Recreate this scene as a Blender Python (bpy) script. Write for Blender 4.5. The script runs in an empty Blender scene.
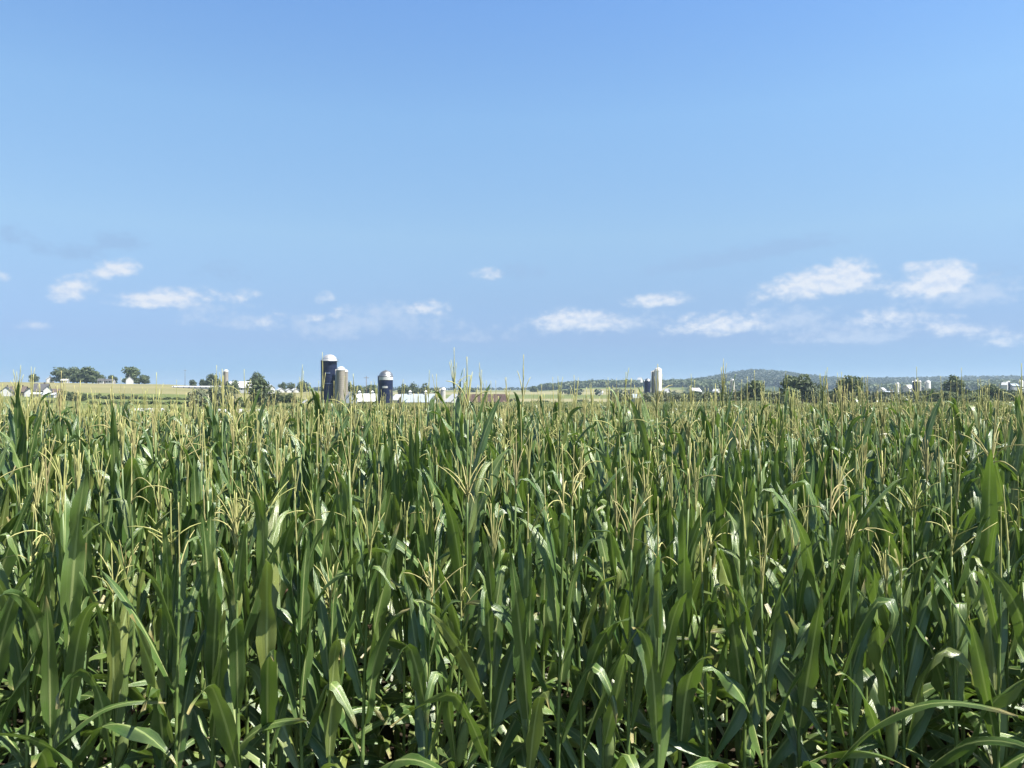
import bpy, math, random
import numpy as np
from mathutils import Vector, Matrix

R = math.radians
rnd = random.Random(11)
SC = bpy.context.scene
COL = SC.collection
F = 769.0            # focal length in pixels of a 1024 px wide frame
HZ = 391.0           # picture row of the true horizon
CAM_H = 2.6

# ------------------------------------------------------------------ helpers
def tag(o, label=None, cat=None, group=None, kind=None):
    if label: o['label'] = label
    if cat: o['category'] = cat
    if group: o['group'] = group
    if kind: o['kind'] = kind
    return o

def empty(name, loc, rz=0.0, label=None, cat=None, group=None):
    o = bpy.data.objects.new(name, None)
    COL.objects.link(o)
    o.empty_display_size = 0.2
    o.location = loc
    o.rotation_euler = (0, 0, rz)
    return tag(o, label, cat, group)

def link(name, me, parent=None):
    o = bpy.data.objects.new(name, me)
    COL.objects.link(o)
    if parent is not None: o.parent = parent
    return o

class MB:
    """collects vertices and faces (with a material slot and uv) for one mesh"""
    def __init__(self):
        self.v = []; self.f = []; self.m = []; self.uv = []
    def add(self, vs, fs, m=0, uvs=None):
        o = len(self.v)
        self.v.extend(vs)
        for i, f in enumerate(fs):
            self.f.append([a + o for a in f]); self.m.append(m)
            if uvs is not None: self.uv.extend([uvs[a] for a in f])
            else: self.uv.extend([(0.5, 0.5)] * len(f))
    def box(self, x0, x1, y0, y1, z0, z1, m=0):
        vs = [(x, y, z) for z in (z0, z1) for y in (y0, y1) for x in (x0, x1)]
        self.add(vs, [(0, 2, 3, 1), (4, 5, 7, 6), (0, 1, 5, 4), (2, 6, 7, 3), (0, 4, 6, 2), (1, 3, 7, 5)], m)
    def tube(self, pts, rad, n=6, m=0, cap=True):
        """a tube through pts with one radius per point"""
        pts = [Vector(p) for p in pts]
        vs = []; fs = []; uvs = []
        k = len(pts)
        t0 = (pts[1] - pts[0]).normalized()
        a = t0.orthogonal().normalized()
        for i, p in enumerate(pts):
            t = (pts[min(i + 1, k - 1)] - pts[max(i - 1, 0)]).normalized()
            a = (a - t * a.dot(t))
            a = a.normalized() if a.length > 1e-6 else t.orthogonal().normalized()
            b = t.cross(a)
            for j in range(n):
                w = 2 * math.pi * j / n
                q = p + (a * math.cos(w) + b * math.sin(w)) * rad[i]
                vs.append(tuple(q)); uvs.append((j / n, i / (k - 1)))
        for i in range(k - 1):
            for j in range(n):
                j2 = (j + 1) % n
                fs.append((i * n + j, i * n + j2, (i + 1) * n + j2, (i + 1) * n + j))
        if cap:
            fs.append(tuple(range(n - 1, -1, -1))); fs.append(tuple((k - 1) * n + j for j in range(n)))
        self.add(vs, fs, m, uvs)
    def lathe(self, prof, n=24, m=0, cx=0, cy=0):
        """surface of revolution; prof is [(r, z) ...] from the bottom up"""
        vs = []; fs = []; uvs = []
        k = len(prof)
        for i, (r, z) in enumerate(prof):
            for j in range(n):
                w = 2 * math.pi * j / n
                vs.append((cx + r * math.cos(w), cy + r * math.sin(w), z)); uvs.append((j / n, i / (k - 1)))
        for i in range(k - 1):
            for j in range(n):
                j2 = (j + 1) % n
                fs.append((i * n + j, i * n + j2, (i + 1) * n + j2, (i + 1) * n + j))
        self.add(vs, fs, m, uvs)
    def mesh(self, name, mats, smooth=False):
        me = bpy.data.meshes.new(name)
        me.from_pydata([tuple(p) for p in self.v], [], self.f)
        for mt in (mats if isinstance(mats, (list, tuple)) else [mats]):
            me.materials.append(mt)
        me.polygons.foreach_set('material_index', self.m)
        uvl = me.uv_layers.new(name='UVMap')
        uvl.data.foreach_set('uv', [c for p in self.uv for c in p])
        me.polygons.foreach_set('use_smooth', [bool(smooth)] * len(self.f))
        me.update()
        return me
    def build(self, name, mats, parent=None, smooth=False):
        return link(name, self.mesh(name, mats, smooth), parent)

# ------------------------------------------------------------------ node helpers
class NT:
    def __init__(self, tree):
        self.t = tree; self.n = tree.nodes; self.l = tree.links
        self.n.clear()
    def node(self, typ, **kw):
        nd = self.n.new(typ)
        for k, v in kw.items(): setattr(nd, k, v)
        return nd
    def put(self, sock, v):
        if isinstance(v, bpy.types.NodeSocket): self.l.new(v, sock)
        elif isinstance(v, (tuple, list)):
            sock.default_value = tuple(v) + ((1.0,) if len(v) == 3 and sock.type == 'RGBA' else ())
        else: sock.default_value = v
    def math(self, op, a, b=None, c=None, clamp=False):
        nd = self.node('ShaderNodeMath', operation=op, use_clamp=clamp)
        for i, v in enumerate((a, b, c)):
            if v is not None: self.put(nd.inputs[i], v)
        return nd.outputs[0]
    def mix(self, fac, a, b, blend='MIX'):
        nd = self.node('ShaderNodeMix', data_type='RGBA', blend_type=blend)
        self.put(nd.inputs['Factor'], fac)
        self.put(nd.inputs[6], a); self.put(nd.inputs[7], b)
        return nd.outputs[2]
    def noise(self, vec, scale, detail=2.0, rough=0.5, distortion=0.0):
        nd = self.node('ShaderNodeTexNoise')
        if vec is not None: self.put(nd.inputs['Vector'], vec)
        nd.inputs['Scale'].default_value = scale; nd.inputs['Detail'].default_value = detail
        nd.inputs['Roughness'].default_value = rough; nd.inputs['Distortion'].default_value = distortion
        return nd.outputs['Fac']
    def ramp(self, fac, stops, interp='LINEAR'):
        nd = self.node('ShaderNodeValToRGB')
        nd.color_ramp.interpolation = interp
        e = nd.color_ramp.elements
        while len(e) < len(stops): e.new(0.5)
        for el, (p, c) in zip(e, stops):
            el.position = p; el.color = tuple(c) + (1.0,) if len(c) == 3 else c
        self.put(nd.inputs[0], fac)
        return nd.outputs[0]
    def smooth(self, v, lo, hi):
        nd = self.node('ShaderNodeMapRange', interpolation_type='SMOOTHSTEP')
        self.put(nd.inputs[0], v)
        nd.inputs[1].default_value = lo; nd.inputs[2].default_value = hi
        nd.inputs[3].default_value = 0.0; nd.inputs[4].default_value = 1.0
        return nd.outputs[0]
    def scalevec(self, vec, s):
        nd = self.node('ShaderNodeMapping')
        self.put(nd.inputs['Vector'], vec); nd.inputs['Scale'].default_value = s
        return nd.outputs[0]

def new_mat(name):
    m = bpy.data.materials.new(name)
    m.use_nodes = True
    return m, NT(m.node_tree)

def plain(name, col, rough=0.6, var=0.12, scale=1.2, metal=0.0, spec=0.4, streak=False):
    """a weathered solid colour: two octaves of noise vary the tone"""
    m, t = new_mat(name)
    tc = t.node('ShaderNodeTexCoord').outputs['Object']
    vec = t.scalevec(tc, (1, 1, 0.15)) if streak else tc
    a = t.noise(vec, scale, 5.0, 0.6)
    lo = tuple(c * (1 - 2 * var) for c in col); hi = tuple(min(c * (1 + var), 0.9) for c in col)
    c = t.ramp(a, [(0.25, lo), (0.7, hi)])
    b = t.node('ShaderNodeBsdfPrincipled')
    t.put(b.inputs['Base Color'], c)
    b.inputs['Roughness'].default_value = rough; b.inputs['Metallic'].default_value = metal
    b.inputs['Specular IOR Level'].default_value = spec
    o = t.node('ShaderNodeOutputMaterial'); t.l.new(b.outputs[0], o.inputs[0])
    return m

# ------------------------------------------------------------------ materials
def leaf_material():
    m, t = new_mat('corn_leaf')
    uv = t.node('ShaderNodeTexCoord').outputs['UV']
    sep = t.node('ShaderNodeSeparateXYZ'); t.put(sep.inputs[0], uv)
    u, v = sep.outputs[0], sep.outputs[1]
    oo = t.node('ShaderNodeObjectInfo').outputs['Random']
    isl = t.node('ShaderNodeNewGeometry').outputs['Random Per Island']
    oi = t.math('FRACT', t.math('ADD', t.math('MULTIPLY', oo, 3.7), isl))
    d = t.math('ABSOLUTE', t.math('SUBTRACT', u, 0.5))
    veins = t.noise(t.scalevec(uv, (55, 1.5, 1)), 1.0, 2.0)
    blot = t.noise(t.node('ShaderNodeTexCoord').outputs['Object'], 9.0, 3.0, 0.6)
    g = t.ramp(oi, [(0.0, (0.040, 0.090, 0.020)), (0.5, (0.070, 0.138, 0.030)), (0.85, (0.124, 0.194, 0.042)), (1.0, (0.200, 0.228, 0.056))])
    g = t.mix(t.math('MULTIPLY', t.smooth(blot, 0.35, 0.75), 0.45), g, (0.1408, 0.176, 0.0704))
    g = t.mix(t.math('MULTIPLY', t.smooth(veins, 0.4, 0.7), 0.30), g, (0.055, 0.100, 0.024))
    streak = t.noise(t.scalevec(uv, (13, 1.1, 1)), 1.0, 3.0, 0.6)
    g = t.mix(t.math('MULTIPLY', t.smooth(streak, 0.48, 0.68), 0.45), g, (0.15, 0.195, 0.075))
    speck = t.noise(t.scalevec(uv, (5, 22, 1)), 1.0, 2.0, 0.5)
    g = t.mix(t.math('MULTIPLY', t.math('MULTIPLY', t.smooth(speck, 0.70, 0.76), t.smooth(isl, 0.35, 0.5)), 0.7), g, (0.26, 0.20, 0.09))
    rib = t.math('SUBTRACT', 1.0, t.smooth(d, 0.025, 0.09))
    ribc = t.mix(v, (0.42, 0.47, 0.20), (0.22, 0.30, 0.10))
    g = t.mix(t.math('MULTIPLY', rib, 0.85), g, ribc)
    tip = t.math('MULTIPLY', t.smooth(t.math('ADD', v, t.math('MULTIPLY', t.math('SUBTRACT', veins, 0.5), 0.12)), 0.87, 0.97), t.smooth(isl, 0.5, 0.62))
    g = t.mix(t.math('MULTIPLY', tip, 0.8), g, (0.34, 0.28, 0.12))
    so = t.node('ShaderNodeSeparateXYZ'); t.put(so.inputs[0], t.node('ShaderNodeTexCoord').outputs['Object'])
    dry = t.math('MULTIPLY', t.math('SUBTRACT', 1.0, t.smooth(so.outputs[2], 0.25, 0.65)), t.smooth(blot, 0.45, 0.6))
    g = t.mix(t.math('MULTIPLY', dry, 0.8), g, (0.20, 0.155, 0.075))
    b = t.node('ShaderNodeBsdfPrincipled')
    t.put(b.inputs['Base Color'], g)
    t.put(b.inputs['Roughness'], t.math('ADD', 0.25, t.math('MULTIPLY', blot, 0.20)))
    b.inputs['Specular IOR Level'].default_value = 1.0
    bump = t.node('ShaderNodeBump'); bump.inputs['Strength'].default_value = 0.5; bump.inputs['Distance'].default_value = 0.004
    t.put(bump.inputs['Height'], t.math('ADD', veins, t.math('MULTIPLY', rib, 0.6)))
    t.l.new(bump.outputs[0], b.inputs['Normal'])
    tr = t.node('ShaderNodeBsdfTranslucent')
    t.put(tr.inputs['Color'], t.mix(0.65, g, (0.20, 0.34, 0.03)))
    mx = t.node('ShaderNodeMixShader'); mx.inputs[0].default_value = 0.21
    t.l.new(b.outputs[0], mx.inputs[1]); t.l.new(tr.outputs[0], mx.inputs[2])
    o = t.node('ShaderNodeOutputMaterial'); t.l.new(mx.outputs[0], o.inputs[0])
    return m

def stalk_material():
    m, t = new_mat('corn_stalk')
    tc = t.node('ShaderNodeTexCoord').outputs['Object']
    n = t.noise(t.scalevec(tc, (40, 40, 5)), 1.0, 3.0)
    c = t.ramp(n, [(0.3, (0.07, 0.12, 0.032)), (0.7, (0.15, 0.205, 0.058))])
    b = t.node('ShaderNodeBsdfPrincipled'); t.put(b.inputs['Base Color'], c)
    b.inputs['Roughness'].default_value = 0.45
    o = t.node('ShaderNodeOutputMaterial'); t.l.new(b.outputs[0], o.inputs[0])
    return m

def tassel_material():
    m, t = new_mat('corn_tassel')
    oi = t.node('ShaderNodeObjectInfo').outputs['Random']
    tc = t.node('ShaderNodeTexCoord').outputs['Object']
    n = t.noise(tc, 60.0, 2.0)
    c = t.ramp(oi, [(0.0, (0.34, 0.37, 0.115)), (0.45, (0.47, 0.46, 0.185)), (0.8, (0.46, 0.43, 0.18)), (1.0, (0.40, 0.34, 0.165))])
    c = t.mix(t.math('MULTIPLY', n, 0.4), c, (0.42, 0.39, 0.14))
    b = t.node('ShaderNodeBsdfPrincipled'); t.put(b.inputs['Base Color'], c)
    b.inputs['Roughness'].default_value = 0.75
    tr = t.node('ShaderNodeBsdfTranslucent'); t.put(tr.inputs['Color'], c)
    mx = t.node('ShaderNodeMixShader'); mx.inputs[0].default_value = 0.2
    t.l.new(b.outputs[0], mx.inputs[1]); t.l.new(tr.outputs[0], mx.inputs[2])
    o = t.node('ShaderNodeOutputMaterial'); t.l.new(mx.outputs[0], o.inputs[0])
    return m

def foliage_material(name, dark, light):
    m, t = new_mat(name)
    tc = t.node('ShaderNodeTexCoord').outputs['Object']
    n = t.noise(tc, 0.55, 4.0, 0.65)
    isl = t.node('ShaderNodeNewGeometry').outputs['Random Per Island']
    f = t.math('ADD', t.math('MULTIPLY', n, 0.6), t.math('MULTIPLY', isl, 0.4))
    c = t.ramp(f, [(0.25, dark), (0.75, light)])
    b = t.node('ShaderNodeBsdfPrincipled'); t.put(b.inputs['Base Color'], c)
    b.inputs['Roughness'].default_value = 0.6; b.inputs['Specular IOR Level'].default_value = 0.3
    tr = t.node('ShaderNodeBsdfTranslucent'); t.put(tr.inputs['Color'], t.mix(0.4, c, (0.16, 0.22, 0.03)))
    mx = t.node('ShaderNodeMixShader'); mx.inputs[0].default_value = 0.18
    t.l.new(b.outputs[0], mx.inputs[1]); t.l.new(tr.outputs[0], mx.inputs[2])
    o = t.node('ShaderNodeOutputMaterial'); t.l.new(mx.outputs[0], o.inputs[0])
    return m

def field_material(name, a, bcol, sx=0.01, sy=0.05):
    m, t = new_mat(name)
    tc = t.node('ShaderNodeTexCoord').outputs['Object']
    n = t.noise(t.scalevec(tc, (sx, sy, sx)), 1.0, 5.0, 0.6)
    n2 = t.noise(tc, 0.7, 3.0, 0.6)
    f = t.math('ADD', t.math('MULTIPLY', n, 0.75), t.math('MULTIPLY', n2, 0.25))
    c = t.ramp(f, [(0.35, a), (0.65, bcol)])
    b = t.node('ShaderNodeBsdfPrincipled'); t.put(b.inputs['Base Color'], c)
    b.inputs['Roughness'].default_value = 0.9; b.inputs['Specular IOR Level'].default_value = 0.1
    o = t.node('ShaderNodeOutputMaterial'); t.l.new(b.outputs[0], o.inputs[0])
    return m

M_LEAF, M_STALK, M_TASSEL = leaf_material(), stalk_material(), tassel_material()
M_HUSK = plain('ear_husk', (0.13, 0.17, 0.055), 0.6, 0.2, 25)
M_SILK = plain('ear_silk', (0.09, 0.05, 0.03), 0.8, 0.3, 40)
M_BARK = plain('bark', (0.13, 0.10, 0.075), 0.9, 0.25, 3)
FOL = {
    'dark': foliage_material('dark_foliage', (0.040, 0.060, 0.028), (0.095, 0.122, 0.050)),
    'mid': foliage_material('mid_foliage', (0.048, 0.072, 0.026), (0.115, 0.148, 0.055)),
    'grey': foliage_material('grey_green_foliage', (0.080, 0.102, 0.058), (0.180, 0.200, 0.120)),
    'pale': foliage_material('pale_foliage', (0.082, 0.115, 0.042), (0.175, 0.205, 0.088)),
}
M_WHITE = plain('white_paint', (0.4988, 0.4988, 0.4859), 0.5, 0.06, 0.6)
M_BRIGHT = plain('bright_white_silo', (0.72, 0.72, 0.70), 0.5, 0.05, 0.5)
M_OFFWHITE = plain('offwhite_siding', (0.496, 0.488, 0.456), 0.6, 0.10, 0.6)
M_WHITEROOF = plain('white_metal_roof', (0.4644, 0.4773, 0.4902), 0.45, 0.08, 0.4)
M_PALEROOF = plain('pale_blue_metal_roof', (0.258, 0.301, 0.3526), 0.4, 0.10, 0.4)
M_GREYROOF = plain('grey_shingle_roof', (0.075, 0.077, 0.082), 0.8, 0.15, 0.8)
M_BROWNROOF = plain('brown_shingle_roof', (0.10, 0.078, 0.066), 0.8, 0.15, 0.8)
M_RUST = plain('rust_brown_roof', (0.052, 0.031, 0.026), 0.75, 0.18, 0.35)
M_GREYWALL = plain('grey_siding', (0.30, 0.33, 0.37), 0.6, 0.10, 0.6)
M_CONCRETE = plain('silo_concrete', (0.26, 0.235, 0.195), 0.85, 0.14, 0.7, streak=True)
M_PALECONC = plain('pale_silo_concrete', (0.464, 0.448, 0.4), 0.8, 0.10, 0.7, streak=True)
M_NAVY = plain('navy_glass_fused_steel', (0.009, 0.015, 0.046), 0.45, 0.18, 0.5, spec=0.3)
M_ALU = plain('silo_aluminium', (0.34, 0.35, 0.36), 0.42, 0.12, 0.8, metal=0.9)
M_SHINY = plain('galvanised_dome', (0.72, 0.71, 0.69), 0.42, 0.06, 0.8, metal=0.75)
M_DARKGLASS = plain('window_glass', (0.03, 0.035, 0.045), 0.15, 0.1, 2)
M_DOOR = plain('barn_door', (0.20, 0.18, 0.16), 0.7, 0.2, 1)
M_POLE = plain('pole_timber', (0.12, 0.095, 0.075), 0.85, 0.2, 4)
M_DARKSIDE = plain('dark_siding', (0.10, 0.095, 0.09), 0.7, 0.15, 0.8)
M_SOIL = field_material('soil', (0.022, 0.017, 0.012), (0.045, 0.034, 0.023), 0.6, 0.6)
M_GRASS = field_material('meadow', (0.0723, 0.0978, 0.0306), (0.1275, 0.1403, 0.051))
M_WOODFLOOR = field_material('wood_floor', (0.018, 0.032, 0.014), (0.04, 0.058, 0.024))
M_TAN = field_material('stubble', (0.1403, 0.1403, 0.0612), (0.1997, 0.1827, 0.0935), 0.004, 0.03)
M_PALETAN = field_material('pale_stubble', (0.1722, 0.1681, 0.0861), (0.2378, 0.2173, 0.123), 0.002, 0.015)
M_BEAN = field_material('bean_field', (0.0723, 0.102, 0.0298), (0.1445, 0.1573, 0.0553), 0.004, 0.03)

# ------------------------------------------------------------------ terrain
PX = [-900, -250, 0, 150, 300, 420, 530, 600, 690, 755, 850, 1024, 1300, 1900]
DK = [0, 3, 65, 225, 320, 450, 700, 1200, 2000, 3200, 5000, 9500]
def zp(d, y): return CAM_H - (y - HZ) * d / F
_tab = {
    0: [0.0] * 14, 3: [0.0] * 14,
    65: [-1.75] * 9 + [-1.6, -1.3, -1.2, -1.2, -1.2],
    225: [-4.0] * 9 + [-3.7, -3.3, -3.0, -3.0, -3.0],
}
_pix = {
    320: [404, 404, 405, 406, 408, 408, 406, 406, 406, 405, 404, 402, 402, 402],
    450: [396, 396, 396, 399, 403, 404, 403, 403, 402, 402, 402, 400, 400, 400],
    700: [383, 382, 382, 384, 392.5, 399, 400, 400, 399, 399, 399, 397, 397, 397],
    1200: [389, 389, 389, 390, 393, 393, 392.3, 392.5, 396, 397, 397, 394.5, 394, 394],
    2000: [390, 390, 390, 390.3, 391, 391, 390.6, 386.5, 385.5, 388, 391, 386, 385, 385],
    3200: [390.3, 390.3, 390, 390, 390, 390, 390, 388, 384, 374.5, 383, 381, 383, 386],
    5000: [390] * 14, 9500: [390.4] * 14,
}
TAB = np.array([_tab[d] if d in _tab else [zp(d, y) for y in _pix[d]] for d in DK])
UK = np.array([(p - 512) / F for p in PX]); DKA = np.array(DK, float)
def terrain_arr(x, y):
    x = np.asarray(x, float); y = np.asarray(y, float)
    d = np.clip(y, 0.0, 9500.0)
    u = np.clip(x / np.maximum(d, 1.0), UK[0], UK[-1])
    i = np.clip(np.searchsorted(DKA, d, side='right') - 1, 0, len(DK) - 2)
    fd = (d - DKA[i]) / (DKA[i + 1] - DKA[i])
    sm = fd * fd * (3 - 2 * fd)
    fd = np.where(DKA[i] >= 450, 0.35 * fd + 0.65 * sm, fd)
    j = np.clip(np.searchsorted(UK, u, side='right') - 1, 0, len(PX) - 2)
    fu = (u - UK[j]) / (UK[j + 1] - UK[j]); fu = fu * fu * (3 - 2 * fu)
    a = TAB[i, j] * (1 - fu) + TAB[i, j + 1] * fu
    b = TAB[i + 1, j] * (1 - fu) + TAB[i + 1, j + 1] * fu
    return a * (1 - fd) + b * fd
def terrain(x, y): return float(terrain_arr(np.array([x]), np.array([y]))[0])
def spot(px, d):
    """the ground point at bearing px (photo column) and distance d"""
    x = (px - 512) / F * d
    return Vector((x, d, terrain(x, d)))
def height(y, d):
    """world z that is seen at picture row y at distance d"""
    return zp(d, y)

def build_ground():
    ts = np.linspace(-1, 1, 241)
    xs = 7500 * np.sinh(ts * 6.6) / math.sinh(6.6)
    ys = [-400, -150, -60, -20, -8, -3, 0]
    d = 1.0
    while d < 9000:
        ys.append(d); d *= 1.028 if d > 60 else 1.09
    ys.append(9000); ys = np.array(ys)
    X, Y = np.meshgrid(xs, ys)
    Z = terrain_arr(X, Y)
    nx = len(xs); ny = len(ys)
    me = bpy.data.meshes.new('ground')
    vs = np.stack([X.ravel(), Y.ravel(), Z.ravel()], 1)
    fs = [(j * nx + i, j * nx + i + 1, (j + 1) * nx + i + 1, (j + 1) * nx + i) for j in range(ny - 1) for i in range(nx - 1)]
    me.from_pydata([tuple(p) for p in vs], [], fs)
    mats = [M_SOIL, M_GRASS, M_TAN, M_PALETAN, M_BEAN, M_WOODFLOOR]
    for m in mats: me.materials.append(m)
    idx = []
    for j in range(ny - 1):
        for i in range(nx - 1):
            x = (xs[i] + xs[i + 1]) / 2; y = (ys[j] + ys[j + 1]) / 2
            p = 512 + F * x / max(y, 1.0)
            if y < 1.5: k = 1
            elif y < 70: k = 0
            elif y < 200: k = 1 if p < 740 else 0
            elif y < 330: k = 1
            elif y < 430: k = 1 if p < 120 else (4 if p < 300 else 1)
            elif y < 520: k = 1 if p < 60 else (4 if p < 320 else 2)
            elif y < 780: k = 2 if p < 330 else 3
            elif y < 1000: k = 4
            elif y < 1300: k = 3
            elif y < 1600: k = 2
            elif y < 2100: k = 4
            elif y < 2500: k = 3
            else: k = 1
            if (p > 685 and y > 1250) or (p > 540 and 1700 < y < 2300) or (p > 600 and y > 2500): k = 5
            idx.append(k)
    me.polygons.foreach_set('material_index', idx)
    me.polygons.foreach_set('use_smooth', [True] * len(fs))
    me.update()
    tag(link('ground', me), kind='structure')
build_ground()

# ------------------------------------------------------------------ corn plants
def add_leaf(mb, p0, az, a0, bend, L, W, r, seg=15, cross=4, power=1.6, kink=None, fold=0.5, m=0):
    """one strap-shaped leaf: starts at angle a0 from the vertical, arches over by `bend`"""
    tw = r.uniform(-1.1, 1.1); ph = r.uniform(0, 6.28); wav = r.uniform(0.10, 0.42); kf = r.uniform(9, 17)
    side = r.uniform(-0.25, 0.25)
    p = Vector(p0); ds = L / seg
    vs = []; uvs = []; fs = []
    for i in range(seg + 1):
        s = i / seg
        th = a0 + bend * (s ** power)
        if kink and s > kink[0]: th += kink[1] * min(1.0, (s - kink[0]) / 0.12)
        a = az + side * s * s
        T = Vector((math.sin(th) * math.cos(a), math.sin(th) * math.sin(a), math.cos(th)))
        S = Vector((-math.sin(a), math.cos(a), 0))
        N = T.cross(S)
        tt = tw * s * 1.2
        S2 = S * math.cos(tt) + N * math.sin(tt); N2 = N * math.cos(tt) - S * math.sin(tt)
        w = 0.5 * W * min(1.0, 0.42 + 2.2 * s) * max(0.0, 1 - s ** 2.3) ** 0.85 + 0.0008
        fo = fold * (1 - 0.75 * s)
        for c in range(cross + 1):
            q = 2 * c / cross - 1
            edge = abs(q) ** 2
            up = w * abs(q) * math.tan(fo * 0.7) + edge * wav * W * math.sin(kf * s + ph + (1.4 if q > 0 else 0)) * min(1, 3 * s) * (1 - 0.4 * s)
            pt = p + S2 * (w * q) - N2 * up
            vs.append(tuple(pt)); uvs.append((c / cross, s))
        p = p + T * ds
    n = cross + 1
    for i in range(2, seg - 1):
        for c, inn in ((0, 1), (cross, cross - 1)):
            if r.random() < 0.13:
                k = r.uniform(0.25, 0.6); a = vs[i * n + c]; b = vs[i * n + inn]
                vs[i * n + c] = tuple(a[q] + (b[q] - a[q]) * k for q in range(3))
    for i in range(seg):
        for c in range(cross):
            fs.append((i * n + c, i * n + c + 1, (i + 1) * n + c + 1, (i + 1) * n + c))
    mb.add(vs, fs, m, uvs)

def corn_parts(seed, top=1.82, seg=15, cross=4, spread=None, lower=0.35, tn=6, heroes=(), thick=1.0, flag=None):
    """stalk, leaves, tassel and ear builders for one plant; `top` is the height where the tassel starts"""
    r = random.Random(seed)
    fl = flag if flag is not None else r.choice([0.8, 0.95, 1.05, 1.15])
    lean = (r.uniform(-0.05, 0.05), r.uniform(-0.05, 0.05))
    def axis(z): k = z / 2.0; return Vector((lean[0] * k * k, lean[1] * k * k, z))
    st = MB(); lf = MB(); ta = MB(); ear = MB(); silk = MB()
    nodes = []; z = lower
    while z < top - 0.12:
        nodes.append(z); z += r.uniform(0.098, 0.135)
    zs = sorted({0.0, *nodes, top})
    pts = []; rad = []
    for z in zs:
        rr = 0.0115 * (1 - 0.72 * z / top) + 0.0015
        if z in nodes:
            pts += [axis(z - 0.012), axis(z), axis(z + 0.012)]; rad += [rr, rr * 1.3, rr]
        else:
            pts.append(axis(z)); rad.append(rr)
    st.tube(pts, rad, n=tn)
    plane = r.uniform(0, math.pi)
    n = len(nodes)
    for i, z in enumerate(nodes):
        f = i / max(n - 1, 1)
        az = plane + (math.pi if i % 2 else 0) + r.gauss(0, 0.38)
        L = (0.48 + 0.235 * math.sin(math.pi * min(1, 0.15 + 0.75 * f))) * r.uniform(0.82, 1.12) * min(1.12, fl * (0.76 if f > 0.9 else 0.95 if f > 0.8 else 1.05 if f > 0.68 else 1.1))
        W = (0.056 + 0.024 * math.sin(math.pi * (0.2 + 0.6 * f))) * r.uniform(0.85, 1.12) * (0.62 if f > 0.9 else 0.8 if f > 0.8 else 1)
        a0 = R(r.uniform(18, 36) - 18 * f)
        x = r.random()
        kink = None
        if f > 0.54:                       # top leaves stand up
            bend = R(r.uniform(2, 26)) if x < 0.62 else R(r.uniform(45, 105)); pw = 1.6 if x < 0.62 else 3.0
            if r.random() < 0.24: kink = (r.uniform(0.5, 0.85), R(r.uniform(60, 130)))
        elif f > 0.40:
            bend = R(r.uniform(10, 45)) if x < 0.4 else R(r.uniform(70, 125)); pw = 1.8 if x < 0.4 else 2.2
            a0 += R(r.uniform(0, 12))
            if r.random() < 0.3: kink = (r.uniform(0.4, 0.8), R(r.uniform(50, 110)))
        else:
            bend = R(r.uniform(60, 125)); pw = r.uniform(1.0, 2.0); a0 = R(r.uniform(28, 52))
        base = axis(z) + Vector((math.cos(az), math.sin(az), 0)) * 0.008
        add_leaf(lf, base, az, a0, bend, L, W, r, seg, cross, pw, kink, fold=r.uniform(0.45, 1.1))
    for (z, az, a0, bend, L, W, pw) in heroes:
        add_leaf(lf, axis(z), az, R(a0), R(bend), L, W, r, seg, cross, pw)
    # tassel
    tz = axis(top); tl = r.uniform(0.26, 0.38) * (0.55 if flag is None and r.random() < 0.35 else 1)
    sp = spread if spread is not None else r.choice([4, 7, 12, 20, 32])
    k = 6
    tip = Vector((r.uniform(-0.03, 0.03), r.uniform(-0.03, 0.03), tl))
    def branch(p0, dirv, ln, droop, rr, kk):
        pts = []; rad = []; p = Vector(p0); dv = Vector(dirv).normalized()
        for i in range(kk + 1):
            pts.append(p.copy()); rad.append(rr * (0.75 + 0.5 * (i % 2)) * (1 - 0.55 * (i / kk) ** 2))
            p = p + dv * (ln / kk)
            dv = (dv + Vector((dv.x * droop, dv.y * droop, -droop)) * 0.22).normalized()
        ta.tube(pts, rad, n=4)
    branch(tz - Vector((0, 0, 0.03)), tip, tl, 0.02, 0.0042 * thick, k + 1)
    for b in range(r.choice([1, 3, 4, 5, 6, 8])):
        az = r.uniform(0, 6.283); an = R(max(3, r.gauss(sp, sp * 0.35)))
        z0 = r.uniform(0.0, 0.09)
        branch(tz + Vector((0, 0, z0)), (math.sin(an) * math.cos(az), math.sin(an) * math.sin(az), math.cos(an)),
               r.uniform(0.13, 0.24), r.choice([0.1, 0.3, 0.6, 1.0, 1.6]) * (0.3 + sp / 40), 0.0033 * thick, k)
    # ear of corn in its husk with the silk on its end
    ez = r.uniform(0.98, 1.14); ea = r.uniform(-2.6, -0.5); tilt = R(r.uniform(5, 16))
    D = Vector((math.sin(tilt) * math.cos(ea), math.sin(tilt) * math.sin(ea), math.cos(tilt)))
    e0 = axis(ez) + Vector((math.cos(ea), math.sin(ea), 0)) * 0.015
    prof = [(0, .010), (.15, .021), (.35, .028), (.55, .028), (.75, .023), (.9, .014), (1.0, .006)]
    el = r.uniform(0.20, 0.25)
    ear.tube([e0 + D * (el * a) for a, _ in prof], [b for _, b in prof], n=8)
    e1 = e0 + D * el
    for q in range(9):
        az = q * 0.7; o = Vector((math.cos(az), math.sin(az), 0.3)) * 0.02
        silk.tube([e1 - D * 0.01, e1 + D * 0.025 + o * 0.6, e1 + D * 0.02 + o * 1.5 - Vector((0, 0, 0.03))], [0.003, 0.0022, 0.001], n=3)
    return st, lf, ta, ear, silk

def corn_meshes(seed, **kw):
    st, lf, ta, ear, silk = corn_parts(seed, **kw)
    return dict(stalk=st.mesh('stalk', M_STALK, True), leaves=lf.mesh('leaves', M_LEAF, True),
                tassel=ta.mesh('tassel', M_TASSEL, True), ear=ear.mesh('ear', M_HUSK, True), silk=silk.mesh('silk', M_SILK, True))

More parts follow.
